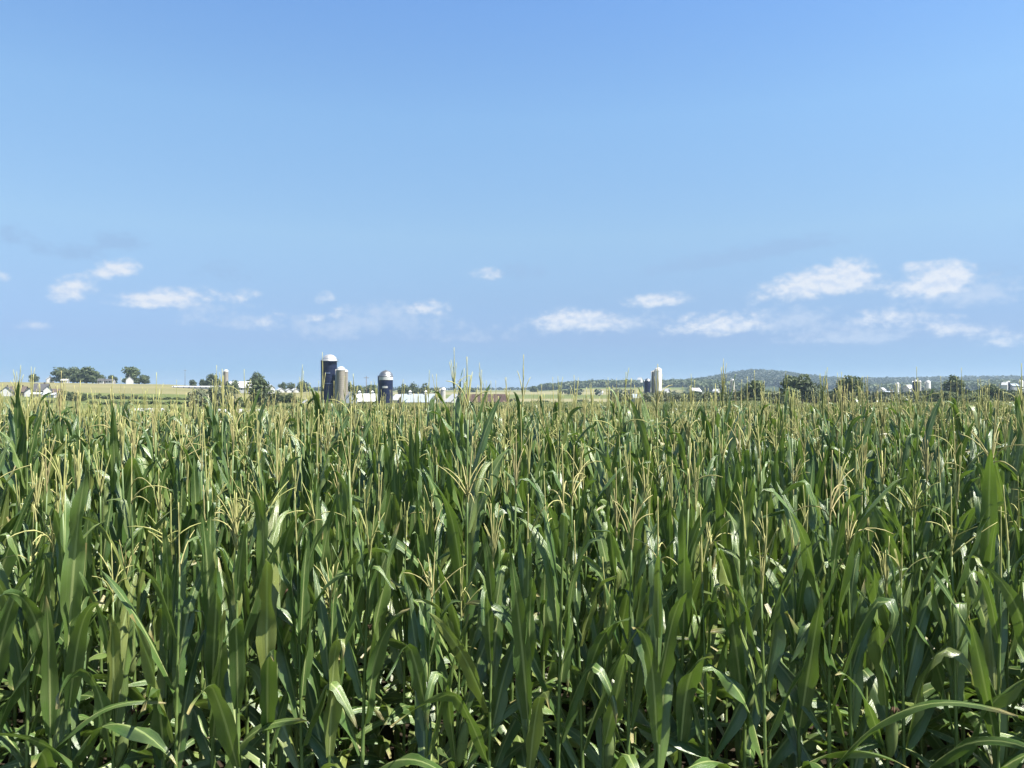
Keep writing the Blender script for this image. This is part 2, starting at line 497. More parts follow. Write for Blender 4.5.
def corn_joined(name, seeds, **kw):
    """a whole plant (or a short run of a row) as one mesh for the mass of the field"""
    out = MB()
    for s, off, sc in seeds:
        st, lf, ta, ear, silk = corn_parts(s, **kw)
        for mb, mi in ((st, 0), (lf, 1), (ta, 2)):
            o = len(out.v)
            out.v += [(v[0] * sc + off, v[1] * sc, v[2] * sc) for v in mb.v]
            out.f += [[a + o for a in f] for f in mb.f]
            out.m += [mi] * len(mb.f); out.uv += mb.uv
    return out.mesh(name, [M_STALK, M_LEAF, M_TASSEL], True)

ROW0, ROWGAP, STEP = 3.45, 0.70, 0.132
NVAR = 40
VAR_TOP = [1.74 + 0.012 * (i % 12) for i in range(NVAR)]
VARS = [corn_meshes(100 + i, top=VAR_TOP[i], spread=(8, 16, 32, 24)[i % 4] if i < 26 else (3, 5, 8, 14)[i % 4], flag=(0.98, 0.88, 1.02, 0.8, 0.94)[i % 5] if i < 26 else (0.65, 0.75, 0.85)[i % 3]) for i in range(NVAR)]
ORD = ['', 'first', 'second', 'third', 'fourth', 'fifth', 'sixth', 'seventh', 'eighth', 'ninth', 'tenth', 'eleventh', 'twelfth', 'thirteenth',
       'fourteenth', 'fifteenth', 'sixteenth', 'seventeenth', 'eighteenth', 'nineteenth', 'twentieth']
TENS = {20: 'twenty', 30: 'thirty', 40: 'forty'}
def ordinal(n):
    if n <= 20: return ORD[n]
    t, u = n // 10 * 10, n % 10
    return {30: 'thirtieth', 40: 'fortieth'}.get(n) or TENS[t] + '-' + ORD[u]
LANDMARKS = [(60, 'hill crest tree clump'), (145, 'long white shed'), (213, 'grey-green trees'), (262, 'dark slope tree'),
             (330, 'tall navy silo'), (386, 'shorter navy silo'), (480, 'rust-brown barn roof'), (575, 'wooded low ridge'),
             (656, 'tall white silo'), (757, 'far wooded hill top'), (850, 'rounded tree'), (915, 'narrow navy silo'), (985, 'pale trees beyond the field')]
def plant_height(row, r):
    """scale of a plant: the outer rows are a little shorter, now and then one is tall"""
    mean = (1.0, 1.07, 1.12)[row] if row < 3 else 1.18 - 0.10 * min(1.0, (row - 3) / 55)
    s = r.gauss(mean, 0.062 if row < 3 else 0.08)
    if row >= 2 and r.random() < 0.13: s = mean + r.uniform(0.09, 0.24)
    return min(max(s, 0.84), 1.44)

def all_near_spots():
    out = []
    r = random.Random(5)
    for row in range(62):
        y = ROW0 + row * ROWGAP
        half = 0.70 * y + 4.5
        x = -half - r.uniform(0, STEP)
        while x < half + 2.0:
            x += STEP * r.uniform(0.75, 1.3)
            if r.random() < 0.04: continue
            xx = x + r.gauss(0, 0.015); yy = y + r.gauss(0, 0.04)
            out.append((row, xx, yy, r.uniform(0, 6.283), plant_height(row, r), r.randrange(NVAR)))
    return out
SPOTS = all_near_spots()
single = []; mass = []
for s in SPOTS:
    px = 512 + F * s[1] / s[2]
    if len(single) < 300 and -14 < px < 1038: single.append(s)
    else: mass.append(s)
GROUP = 'corn plants of the nearest rows'
rowcount = {}
used_var = set()
for s in sorted(single, key=lambda q: (q[0], q[1])):
    row, x, y, rz, sc, vi = s
    rowcount[row] = rowcount.get(row, 0) + 1
    k = rowcount[row]
    if row == 0: vi = k % 26
    if sc > 1.27: vi = 26 + vi % 14
    px = 512 + F * x / y
    look = ['with loosely spread straw tassel', 'with upright narrow tassel', 'with wide open tassel', 'with half-open tassel'][0:4]
    if row <= 2:
        label = f"corn plant, {ordinal(k)} from the left end of the {['front', 'second', 'third'][row]} row of the field"
    else:
        lm = min(LANDMARKS, key=lambda q: abs(q[0] - px))[1]
        label = f"corn plant of the {ordinal(row + 1)} row, in line with the {lm}"
    e = empty('corn_plant', (x, y, terrain(x, y)), rz, label, 'corn plant', GROUP)
    e.scale = (0.42 + 0.55 * sc, 0.42 + 0.55 * sc, sc)
    V = VARS[vi]
    link('stalk', V['stalk'], e); link('leaves', V['leaves'], e); link('tassel', V['tassel'], e)
    if row <= 1 and (k * 7 + row * 3) % 5 == 0:
        ea = link('ear', V['ear'], e); link('silk', V['silk'], ea)

# ---- the mass of the field: geometry nodes put plants on points (nobody could count them)
def lib(name, meshes):
    c = bpy.data.collections.new(name)
    for i, me in enumerate(meshes):
        c.objects.link(bpy.data.objects.new(f'{name}_{i:02d}', me))
    return c

def scatter(name, pts, coll, label=None):
    """pts: list of (x, y, z, rz, scale, variant)"""
    me = bpy.data.meshes.new(name)
    me.from_pydata([p[:3] for p in pts], [], [])
    for an, ty, vals in (('rz', 'FLOAT', [p[3] for p in pts]), ('sc', 'FLOAT', [p[4] for p in pts]), ('vi', 'INT', [p[5] for p in pts])):
        a = me.attributes.new(an, ty, 'POINT'); a.data.foreach_set('value', vals)
    o = link(name, me)
    g = bpy.data.node_groups.new(name, 'GeometryNodeTree')
    g.interface.new_socket('Geometry', in_out='INPUT', socket_type='NodeSocketGeometry')
    g.interface.new_socket('Geometry', in_out='OUTPUT', socket_type='NodeSocketGeometry')
    N = g.nodes; L = g.links
    gi = N.new('NodeGroupInput'); go = N.new('NodeGroupOutput')
    ci = N.new('GeometryNodeCollectionInfo'); ci.inputs['Collection'].default_value = coll
    ci.inputs['Separate Children'].default_value = True; ci.inputs['Reset Children'].default_value = True
    ip = N.new('GeometryNodeInstanceOnPoints'); ip.inputs['Pick Instance'].default_value = True
    def attr(nm, ty):
        a = N.new('GeometryNodeInputNamedAttribute'); a.data_type = ty; a.inputs['Name'].default_value = nm
        return [s for s in a.outputs if s.enabled][0]
    cr = N.new('ShaderNodeCombineXYZ'); L.new(attr('rz', 'FLOAT'), cr.inputs[2])
    cs = N.new('ShaderNodeCombineXYZ')
    sc = attr('sc', 'FLOAT')
    for i in range(3): L.new(sc, cs.inputs[i])
    L.new(gi.outputs[0], ip.inputs['Points']); L.new(ci.outputs[0], ip.inputs['Instance'])
    L.new(attr('vi', 'INT'), ip.inputs['Instance Index']); L.new(cr.outputs[0], ip.inputs['Rotation']); L.new(cs.outputs[0], ip.inputs['Scale'])
    L.new(ip.outputs[0], go.inputs[0])
    md = o.modifiers.new('plants', 'NODES'); md.node_group = g
    return tag(o, label, kind='stuff')

LIB = lib('corn_library', [corn_joined('corn_whole', [(300 + i, 0, 1.0)], top=1.74 + 0.012 * (i % 12), seg=10, cross=2, tn=4, thick=1.0, flag=None if i < 20 else 0.7, spread=None if i < 20 else 6) for i in range(24)])
r = random.Random(8)
RUN = 6
LIBR = lib('corn_run_library', [corn_joined('corn_run', [(500 + 10 * i + k, (k - RUN / 2 + 0.5) * STEP * 1.05 + r.gauss(0, 0.03), r.gauss(1.08, 0.075)) for k in range(RUN)],
                                            top=1.8, seg=6, cross=2, tn=3, lower=0.9, thick=1.55, flag=0.85 + 0.03 * (i % 8)) for i in range(14)])
pts = [(x, y, terrain(x, y), rz, sc, vi % 20 if sc < 1.29 else 20 + vi % 4) for (row, x, y, rz, sc, vi) in mass]
scatter('corn_field', pts, LIB, 'dense tasselled corn filling the field behind the nearest rows')

def run_rows(y0, y1, gap_of, u0, u1, keep=lambda x, y: True):
    out = []; y = y0
    while y < y1:
        x = u0(y); step = RUN * STEP
        while x < u1(y):
            x += step
            if keep(x, y): out.append((x, y + r.gauss(0, 0.05), terrain(x, y), r.choice([0, math.pi]), r.gauss(1.0, 0.04), r.randrange(14)))
        y += gap_of(y)
    return out
y_end_near = ROW0 + 62 * ROWGAP
far_edge = lambda px: 66 if px < 690 else (66 + (px - 690) / 110 * 110 if px < 800 else 176)
pts = run_rows(y_end_near, 176, lambda y: ROWGAP if y < 80 else 1.5, lambda y: -0.72 * y - 6, lambda y: 0.72 * y + 6,
               lambda x, y: y < far_edge(512 + F * x / y))
scatter('corn_field_end', pts, LIBR, 'tan tasselled far end of the near corn field')
pts = run_rows(226, 292, lambda y: ROWGAP if y < 230 else 2.6, lambda y: (276 - 512) / F * y, lambda y: (765 - 512) / F * y)
scatter('far_corn_strip', pts, LIBR, 'strip of green corn below the farm buildings')

# ------------------------------------------------------------------ trees
def tree(px, d, yb, yt, wpx, kind, label, group=None, name='tree', squat=1.0, n=None, lobes=None, seed=None):
    """a tree whose base stands on the ground at bearing px, distance d; yt and wpx give its height and width as the photo shows them"""
    seed = seed if seed is not None else int(px * 31 + d)
    r = random.Random(seed)
    p = spot(px, d)
    H = height(yt, d) - p.z
    W = wpx * 1.13 * d / F
    e = empty(name, p, r.uniform(0, 6.28), label, 'bush' if name in ('bush', 'hedge') else 'tree', group)
    bottom = 0.03 if name in ('bush', 'hedge') else 0.07
    tr = MB()
    th = H * 0.6; r0 = max(0.12, H * 0.028)
    if px > 680: W *= 1.1
    bendx, bendy = r.uniform(-.04, .04) * H, r.uniform(-.04, .04) * H
    tr.tube([(0, 0, -0.4), (bendx * .3, bendy * .3, th * .35), (bendx * .7, bendy * .7, th * .7), (bendx, bendy, th)], [r0 * 1.3, r0, r0 * .7, r0 * .35], n=7)
    for k in range(5):
        a = k * 1.3 + r.uniform(0, .6); z = th * r.uniform(.4, .8); l = W * .3
        tr.tube([(bendx * z / th, bendy * z / th, z), (math.cos(a) * l * .5, math.sin(a) * l * .5, z + l * .35), (math.cos(a) * l, math.sin(a) * l, z + l * .8)],
                [r0 * .5, r0 * .35, r0 * .12], n=5)
    tr.build('trunk', M_BARK, e, True)
    cr = MB()
    nl = lobes or r.randint(8, 12)
    cz = H * (bottom + 1) / 2; hz = H * (1 - bottom) / 2
    L = []
    for k in range(nl):
        a = r.uniform(0, 6.283); q = math.sqrt(r.random()) * 0.66; w = r.uniform(-0.75, 0.70)
        q *= math.sqrt(max(0.1, 1 - abs(w) ** 2.2))
        s = r.uniform(0.30, 0.48)
        L.append((math.cos(a) * q * W / 2, math.sin(a) * q * W / 2, cz + w * hz * 0.82, s * W / 2, s * min(hz, W * 0.5) * 1.05))
    L.append((0, 0, H - 0.42 * hz, 0.36 * W / 2, 0.42 * hz)); L.append((0, 0, cz - .2 * hz, 0.55 * W / 2, 0.6 * hz))
    L.append((-0.58 * W / 2, 0, cz - .1 * hz, 0.40 * W / 2, 0.4 * hz)); L.append((0.58 * W / 2, 0.1, cz - .15 * hz, 0.40 * W / 2, 0.4 * hz))
    for k in range(5):
        a = k * 1.257 + r.uniform(0, .8)
        L.append((math.cos(a) * .55 * W / 2, math.sin(a) * .55 * W / 2, bottom * H + .30 * hz, .36 * W / 2, .32 * hz))
    N = n or 1700
    q0 = max(0.22, 0.030 * (W + H) * r.uniform(.9, 1.1))
    for k in range(N):
        lx, ly, lz, sx, sz = L[k % len(L)]
        v = Vector((r.gauss(0, 1), r.gauss(0, 1), r.gauss(0, 1))).normalized()
        rad = r.uniform(0.62, 1.06) if r.random() < 0.9 else r.uniform(1.0, 1.22)
        c = Vector((lx + v.x * sx * rad, ly + v.y * sx * rad, lz + v.z * sz * rad))
        if c.z < 0.05: continue
        nrm = (v + Vector((r.gauss(0, .55), r.gauss(0, .55), r.gauss(0.25, .55)))).normalized()
        a = nrm.orthogonal().normalized(); b = nrm.cross(a)
        w = r.uniform(0, 6.28); a, b = a * math.cos(w) + b * math.sin(w), b * math.cos(w) - a * math.sin(w)
        q = q0 * r.uniform(.5, 1.25)
        cr.add([c - a * q, c - b * q * .6 + nrm * q * .15, c + a * q, c + b * q * .6 + nrm * q * .15], [(0, 1, 2, 3)])
    cr.build('crown', FOL[kind], e, False)
    return e

HT = 'trees and bushes across the valley'
def T(*a, **k): return tree(*a, group=HT, **k)
# on the crest of the hill
T(34, 700, 383, 373.5, 10, 'dark', 'lone small dark tree alone on the hill crest above the village roofs')
T(61, 700, 382, 367.5, 22, 'dark', 'round tree beside the white house, first of the hill crest clump')
T(73, 705, 382, 366.5, 25, 'dark', 'tallest broad tree in the middle of the hill crest clump')
T(86, 700, 382, 367.3, 24, 'dark', 'broad tree in the hill crest clump, next to the low sloping end')
T(96, 700, 382, 372, 17, 'dark', 'low tree ending the hill crest clump beside the small white sheds')
T(112, 720, 382, 375, 10, 'dark', 'small round tree rising behind the pair of low white sheds')
T(131, 715, 383, 367, 16, 'mid', 'tall loose tree behind the white gabled house on the crest')
T(142, 705, 383, 374.5, 15, 'dark', 'wide dark tree beside the white gabled house on the crest')
T(193, 660, 385, 379.5, 7, 'dark', 'very small tree behind the long white shed near the pole')
T(203, 650, 386, 379, 7, 'dark', 'small bush-like tree behind the middle of the long white shed')
T(212, 640, 387, 373, 12, 'dark', 'tall dark tree standing behind the end of the long white shed')
T(219, 635, 388, 378.5, 8, 'mid', 'short tree between the tall dark tree and the hillside silo')
T(227, 560, 389, 381, 9, 'mid', 'low tree at the foot of the hillside silo')
T(234, 555, 391, 380, 12, 'mid', 'leafy tree in front of the white hillside barn')
T(256, 640, 388, 371.5, 18, 'dark', 'dark tree with a broad crown behind the white hillside barn')
T(283, 720, 392, 382, 9, 'dark', 'small dark tree behind the row of three white cottages')
T(291, 730, 392, 382.5, 9, 'dark', 'middle tree of three behind the white cottages')
T(303, 730, 392, 381, 16, 'dark', 'broadest dark tree standing on the field between cottages and navy silo')
# lower slope
T(66, 390, 403, 391, 17, 'dark', 'dark bushy tree at the start of the hedge below the village')
T(78, 380, 404, 392.5, 17, 'dark', 'dark tree joined to the hedge below the stubble field')
T(35, 350, 407, 399, 13, 'mid', 'low bush below the village beside the corn edge', name='bush', n=600)
T(48, 345, 407, 400, 15, 'dark', 'low dark bush between the village and the corn', name='bush', n=600)
T(199, 285, 412, 388.5, 26, 'grey', 'grey-green bushy tree, first of the big clump on the slope')
T(214, 300, 412, 386, 28, 'grey', 'tallest grey-green tree in the middle of the big clump')
T(229, 290, 412, 389.5, 22, 'grey', 'grey-green tree at the thin end of the big clump')
T(243, 300, 412, 398, 16, 'dark', 'low dark bush between the grey-green clump and the dark tree', name='bush', n=700)
T(259, 320, 408, 377.5, 26, 'dark', 'tall dark tree on the slope between the clump and the cottages')
T(278, 350, 406, 391, 18, 'dark', 'dark tree just below the first white cottage')
T(292, 340, 406, 393, 20, 'mid', 'loose green tree below the white cottages')
T(315, 345, 406, 395, 12, 'dark', 'small dark tree between the little white gable and the tall navy silo')
T(349, 420, 404, 381.5, 8, 'dark', 'slim dark tree showing behind the concrete silo')
# around the farm
T(359, 900, 397, 385, 14, 'mid', 'far hazy tree over the white barn roofs')
T(371, 920, 397, 384.5, 14, 'mid', 'far hazy tree just before the shorter navy silo')
T(404, 780, 398, 384, 13, 'dark', 'rounded tree behind the farm roofs, nearest the shorter navy silo')
T(413, 790, 398, 382.5, 15, 'dark', 'highest rounded tree behind the pale farm roofs')
T(425, 800, 398, 383, 13, 'dark', 'rounded tree behind the farm roofs near the cream silo')
T(437, 1100, 394, 387, 10, 'dark', 'low far tree behind the cream silo')
T(472, 1300, 393, 387.5, 9, 'dark', 'tiny far tree on the open horizon above the rust-brown roof')
T(513, 340, 406, 398.5, 17, 'dark', 'low dark bush beside the end of the rust-brown barn', name='bush', n=700)
T(534, 1200, 392, 386, 9, 'dark', 'small far tree where the wooded ridge begins')
T(541, 400, 404, 400, 20, 'dark', 'low dark bush in the stubble field before the ridge', name='bush', n=700)
T(584, 400, 404, 399.5, 24, 'dark', 'long low bush in the stubble field before the ridge', name='bush', n=800)
T(618, 380, 405, 392, 16, 'dark', 'dark tree beside the blue-grey shed')
T(628, 390, 405, 394, 14, 'dark', 'dark tree leaning against the wall of the blue-grey shed')
T(648, 300, 407, 392.5, 20, 'grey', 'grey-green bushy tree below the navy silo of the white-silo farm')
T(662, 305, 407, 390.5, 24, 'grey', 'grey-green tree directly under the tall white silo')
T(676, 300, 407, 393.5, 18, 'grey', 'lower grey-green tree just past the tall white silo')
T(693, 360, 406, 393, 20, 'dark', 'dark tree in front of the white roofed house')
T(708, 370, 406, 392, 20, 'mid', 'green tree between the white roofed house and the little white shed')
T(724, 360, 406, 392, 22, 'dark', 'dark tree below the thin pale silo')
T(741, 350, 405, 391, 18, 'mid', 'green tree between the thin pale silo and the broad tree')
T(757, 330, 405, 379.5, 28, 'mid', 'broad green tree under the hill top')
T(774, 340, 405, 391, 20, 'grey', 'low grey-green tree filling the gap between two broad trees')
T(802, 330, 404, 374.5, 36, 'dark', 'widest darkest tree, with a flat rounded crown')
T(790, 300, 404, 387, 20, 'pale', 'pale green bush in front of the widest dark tree', name='bush', n=1000)
T(820, 320, 404, 391, 18, 'dark', 'dark low tree at the foot of the widest dark tree')
T(849, 320, 404, 375.5, 28, 'dark', 'rounded dark tree standing on its own past the widest tree')
T(858, 285, 404, 387, 20, 'mid', 'green bush before the rounded dark tree', name='bush', n=1000)
T(834, 330, 404, 392, 16, 'dark', 'low dark tree between the widest tree and the rounded tree')
T(876, 370, 403, 393.5, 16, 'dark', 'dark low tree in front of the small grey-roofed house')
T(893, 360, 403, 394, 22, 'grey', 'low grey-green tree below the little white silo')
T(912, 340, 403, 395, 20, 'grey', 'low grey-green tree under the narrow navy silo')
T(931, 350, 403, 388.5, 16, 'dark', 'dark tree just below the white domed silo')
T(953, 400, 403, 374, 18, 'mid', 'tall loose tree rising above the wood past the domed silo')
T(947, 320, 403, 391, 22, 'mid', 'bushy tree at the foot of the tall loose tree')
T(972, 310, 403, 391.5, 24, 'pale', 'pale green bush beside the tall loose tree', name='bush', n=1000)
T(993, 330, 402, 384, 20, 'mid', 'green tree before the far white barns')
T(1013, 340, 402, 392, 20, 'mid', 'low tree below the far white barns at the edge of view')

def hedge(px0, px1, d, yt, kind, label):
    p0 = spot(px0, d); p1 = spot(px1, d + 12)
    e = empty('hedge', p0, 0, label, 'hedge', HT)
    r = random.Random(px0)
    mb = MB(); n = int((p1 - p0).length * 55)
    hh = height(yt, d) - p0.z
    for k in range(n):
        s = r.random(); q = p0.lerp(p1, s) - p0
        c = Vector((q.x, q.y + r.gauss(0, .6), q.z + hh * r.random() * (0.8 + 0.25 * math.sin(s * 31) + 0.15 * math.sin(s * 77))))
        nrm = Vector((r.gauss(0, 1), r.gauss(-.3, 1), r.gauss(.5, 1))).normalized()
        a = nrm.orthogonal().normalized(); b = nrm.cross(a); w = r.uniform(.25, .6)
        mb.add([c - a * w, c - b * w * .7, c + a * w, c + b * w * .7], [(0, 1, 2, 3)])
    mb.build('foliage', FOL[kind], e)
    tr = MB()
    for k in range(14):
        q = p0.lerp(p1, (k + .5) / 14) - p0
        tr.tube([(q.x, q.y, q.z - .2), (q.x + .1, q.y, q.z + hh * .4), (q.x + .3, q.y, q.z + hh * .7)], [.09, .06, .03], n=5)
    tr.build('stems', M_BARK, e)
hedge(84, 142, 430, 394.3, 'dark', 'dark hedge running below the stubble field on the hill')
hedge(88, 186, 335, 401, 'mid', 'long low hedge at the meadow edge just above the near corn')
hedge(142, 196, 430, 397.0, 'mid', 'thin green hedge continuing towards the grey-green clump')

# far woods: one mass on the ridges
def woods(name, regions, label, seed):
    r = random.Random(seed)
    mb = MB()
    ico = [Vector(v) for v in ((0, 0, 1), (.894, 0, .447), (.276, .851, .447), (-.724, .526, .447), (-.724, -.526, .447), (.276, -.851, .447),
                               (.724, .526, -.447), (-.276, .851, -.447), (-.894, 0, -.447), (-.276, -.851, -.447), (.724, -.526, -.447), (0, 0, -1))]
    for (px0, px1, d0, d1, n, h) in regions:
        for k in range(n):
            d = r.uniform(d0, d1); p = spot(r.uniform(px0, px1), d)
            H = h * r.uniform(.65, 1.25); w = H * r.uniform(.38, .55)
            rot = r.uniform(0, 6.28)
            for q in range(16):                       # each crown: a bunch of leaf-clump facets round a core
                v = ico[q % 12]; jit = Vector((r.gauss(0, .25), r.gauss(0, .25), r.gauss(0, .25)))
                v = (v + jit)
                c = Vector((p.x + v.x * w, p.y + v.y * w, p.z + H * .55 + v.z * H * .42))
                nrm = (v + Vector((r.gauss(0, .3), r.gauss(0, .3), r.gauss(.2, .3)))).normalized()
                a = nrm.orthogonal().normalized(); b = nrm.cross(a); s = w * r.uniform(.45, .8)
                mb.add([tuple(c - a * s), tuple(c - b * s * .8 + nrm * s * .2), tuple(c + a * s), tuple(c + b * s * .8 + nrm * s * .2)], [(0, 1, 2, 3)])
    o = mb.build(name, FOL['dark'])
    tag(o, label, kind='stuff')
woods('ridge_woods', [(540, 720, 1750, 2150, 1500, 12), (690, 760, 1500, 1900, 500, 12), (860, 1120, 1500, 2100, 1500, 13), (530, 560, 2000, 2200, 120, 9)],
      'dark woods along the low ridge behind the silos', 3)
FOL['dark'] = foliage_material('deep_wood_foliage', (0.012, 0.024, 0.014), (0.032, 0.050, 0.026))
woods('hill_woods', [(690, 900, 2900, 3400, 1300, 17), (880, 1150, 2900, 3400, 900, 17), (690, 900, 2150, 2900, 1500, 16), (900, 1120, 2100, 2900, 900, 13)], 'blue hazy woods covering the farthest hill', 4)
woods('field_belt', [(688, 770, 440, 520, 120, 4.6), (765, 1040, 420, 520, 420, 4.6), (640, 690, 480, 540, 60, 4)], 'low band of trees between the far end of the corn and the wooded hills', 9)
woods('horizon_trees', [(300, 420, 2000, 2600, 200, 8), (430, 540, 2400, 3200, 160, 8), (560, 760, 900, 1100, 60, 6)], 'scattered far trees along the flat horizon', 6)

# ------------------------------------------------------------------ buildings
def barn(px, d, w, dep, hw, hr, rz, wall, roof, label, name='barn', cat='barn', windows=2, door=True, chimney=False, group=None, cupolas=0, dz=0.0, axis='x'):
    """gabled building: ridge along its local x; w long, dep deep, hw wall height, hr roof rise"""
    p = spot(px, d); p.z += dz
    e = empty(name, p, R(rz), label, cat, group)
    m = MB(); X, Y = w / 2, dep / 2
    vs = [(-X, -Y, -1.2), (X, -Y, -1.2), (X, Y, -1.2), (-X, Y, -1.2), (-X, -Y, hw), (X, -Y, hw), (X, Y, hw), (-X, Y, hw), (-X, 0, hw + hr), (X, 0, hw + hr)]
    m.add(vs, [(0, 1, 5, 4), (2, 3, 7, 6), (1, 2, 6, 9, 5), (3, 0, 4, 8, 7)])
    m.build('wall', wall, e)
    m = MB(); ov = 0.45; t = 0.18
    sl = hr / Y
    for s in (-1, 1):
        y1 = s * (Y + ov); z1 = hw - ov * sl
        a = [(-X - ov, 0, hw + hr + .02), (X + ov, 0, hw + hr + .02), (X + ov, y1, z1 + .02), (-X - ov, y1, z1 + .02)]
        b = [(q[0], q[1], q[2] + t) for q in a]
        f = [(0, 1, 2, 3), (4, 7, 6, 5), (0, 4, 5, 1), (2, 6, 7, 3), (1, 5, 6, 2), (3, 7, 4, 0)]
        m.add(a + b, f)
    rf = m.build('roof', roof, e)
    for k in range(cupolas):
        c = MB(); cx = -X + w * (k + .5) / cupolas; z0 = hw + hr - .1; q = min(.8, dep * .065)
        c.box(cx - q, cx + q, -q, q, z0, z0 + 2.0 * q)
        c.add([(cx - q * 1.25, -q * 1.25, z0 + 2 * q), (cx + q * 1.25, -q * 1.25, z0 + 2 * q), (cx + q * 1.25, q * 1.25, z0 + 2 * q), (cx - q * 1.25, q * 1.25, z0 + 2 * q), (cx, 0, z0 + 3.3 * q)],
              [(0, 1, 4), (1, 2, 4), (2, 3, 4), (3, 0, 4)])
        c.build('cupola', M_WHITE, rf)
    if chimney:
        c = MB(); c.box(X * .4, X * .4 + .7, -.35, .35, hw + hr * .5, hw + hr + 1.0); c.build('chimney', M_BROWNROOF, rf)
    for k in range(windows):
        x = -X + w * (k + 1) / (windows + 1)
        c = MB(); c.box(x - .5, x + .5, -Y - .03, -Y + .05, hw * .42, hw * .42 + 1.2)
        wi = c.build('window', M_DARKGLASS, e)
        c = MB()
        z0 = hw * .42
        for bx in ((x - .6, x - .5, z0 - .1, z0 + 1.3), (x + .5, x + .6, z0 - .1, z0 + 1.3), (x - .5, x + .5, z0 - .1, z0), (x - .5, x + .5, z0 + 1.2, z0 + 1.3)):
            c.box(bx[0], bx[1], -Y - .05, -Y + .05, bx[2], bx[3])
        c.build('frame', M_WHITE, wi)
    if door:
        c = MB(); q = min(1.4, dep * .2); c.box(X - .04, X + .06, -q, q, 0, min(hw * .85, 3.2)); c.build('door', M_DOOR, e)
        c = MB(); c.box(-X + .5, -X + 1.6, -Y - .05, -Y + .04, 0, 2.1); c.build('door', M_DOOR, e)
    return e

VH = 'houses of the hillside village'
barn(7, 450, 7, 5.6, 2.8, 2.6, 116.0, M_WHITE, M_GREYROOF, 'white gabled house at the village end with a grey roof', 'house', 'house', 2, True, True, VH)
barn(19, 462, 9, 7, 2.4, 3.0, 4, M_DARKSIDE, M_BROWNROOF, 'house with long brown roof between two white gables', 'house', 'house', 3, True, True, VH)
barn(30.5, 448, 7, 5.4, 2.6, 2.4, 118.0, M_WHITE, M_GREYROOF, 'white gabled house in the middle of the village', 'house', 'house', 2, True, False, VH)
barn(41, 455, 8, 8, 3.4, 4.0, 12, M_DARKSIDE, M_GREYROOF, 'house with the highest dark grey roof in the village', 'house', 'house', 3, True, True, VH)
barn(47.5, 446, 6, 4.2, 4.2, 2.2, 122.0, M_WHITE, M_GREYROOF, 'tall narrow white gable beside the highest dark roof', 'house', 'house', 2, True, False, VH)
barn(37, 438, 5.5, 4, 1.7, .8, 3, M_WHITE, M_WHITEROOF, 'low white shed in front of the village houses', 'shed', 'shed', 2, True, False, VH)
barn(51, 436, 6.5, 4, 1.7, .8, -4, M_WHITE, M_WHITEROOF, 'low white shed at the hedge end of the village', 'shed', 'shed', 2, True, False, VH)
barn(56, 452, 5, 5, 2.6, 2, 10, M_DARKSIDE, M_BROWNROOF, 'small brown-roofed house nearest the hedge', 'house', 'house', 2, True, False, VH)
HC = 'buildings on the hill crest'
barn(50, 695, 5.5, 6, 3.2, 2.2, 126.0, M_WHITE, M_WHITEROOF, 'white house at the end of the crest tree clump', 'house', 'house', 2, True, True, HC)
barn(65, 680, 5.5, 4, 2.4, 1, 5, M_WHITE, M_WHITEROOF, 'tiny white shed in front of the crest tree clump', 'shed', 'shed', 1, True, False, HC)
barn(101.5, 690, 5, 5, 2.6, 1.8, 5, M_WHITE, M_GREYROOF, 'smaller of the two low white sheds past the clump', 'shed', 'shed', 1, True, False, HC)
barn(109.5, 692, 8, 5, 2.6, 1.6, 4, M_WHITE, M_GREYROOF, 'wider of the two low white sheds past the clump', 'shed', 'shed', 2, True, False, HC)
barn(129.5, 690, 6, 6, 4.0, 3.0, 120.0, M_WHITE, M_GREYROOF, 'white gabled house standing between two crest trees', 'house', 'house', 2, True, True, HC)
barn(199, 620, 40, 6, 1.3, .8, 2, M_WHITE, M_WHITEROOF, 'very long low white shed along the hillside by the pole', 'shed', 'shed', 8, True, False)
barn(241, 600, 16, 11, 3.2, 4.6, 8, M_WHITE, M_WHITEROOF, 'white barn with a broad white roof beside the hillside silo', 'barn', 'barn', 4, True, False, dz=1.0)
barn(269.5, 600, 6.5, 6, 3.2, 2.4, 130.0, M_WHITE, M_WHITEROOF, 'white gabled house past the hillside barn and dark tree', 'house', 'house', 2, True, False, dz=2)
CT = 'white cottages below the crest'
barn(280.5, 680, 5.5, 5, 2.2, 1.6, 126.0, M_WHITE, M_WHITEROOF, 'white cottage nearest the hillside barn, first of three', 'cottage', 'cottage', 1, True, False, CT)
barn(288.5, 685, 4.6, 4.5, 2, 1.3, 124.0, M_WHITE, M_WHITEROOF, 'smallest white cottage, between the other two', 'cottage', 'cottage', 1, True, False, CT)
barn(295, 690, 5.5, 4.6, 2.2, 1.5, 128.0, M_WHITE, M_WHITEROOF, 'white cottage nearest the broad dark tree, last of three', 'cottage', 'cottage', 1, True, False, CT)
barn(147, 125, 4.3, 3.0, 1.5, 0.7, 2, M_WHITE, M_WHITEROOF, 'long white shed just over the edge of the corn', 'shed', 'shed', 2, True, False)
barn(238, 112, 7.0, 3.4, 1.5, 0.7, 8, M_WHITE, M_WHITEROOF, 'low long white roof showing at the corn edge below the grey-green clump', 'shed', 'shed', 3, True, False)
FM = 'buildings of the navy silo farm'
barn(307, 335, 3.6, 3.6, 1.8, 1.4, 116.0, M_WHITE, M_WHITEROOF, 'little white gabled hut before the tall navy silo', 'shed', 'shed', 1, True, False, FM)
barn(350, 325, 7, 4.6, 4.0, 2.6, 112.0, M_PALEROOF, M_PALEROOF, 'pale blue metal shed beside the concrete silos', 'shed', 'shed', 1, True, False, FM)
barn(366, 332, 11, 8, 2.8, 3.0, 6, M_GREYWALL, M_WHITEROOF, 'white-roofed barn with cupolas between the two navy silos', 'barn', 'barn', 3, True, False, FM, cupolas=2)
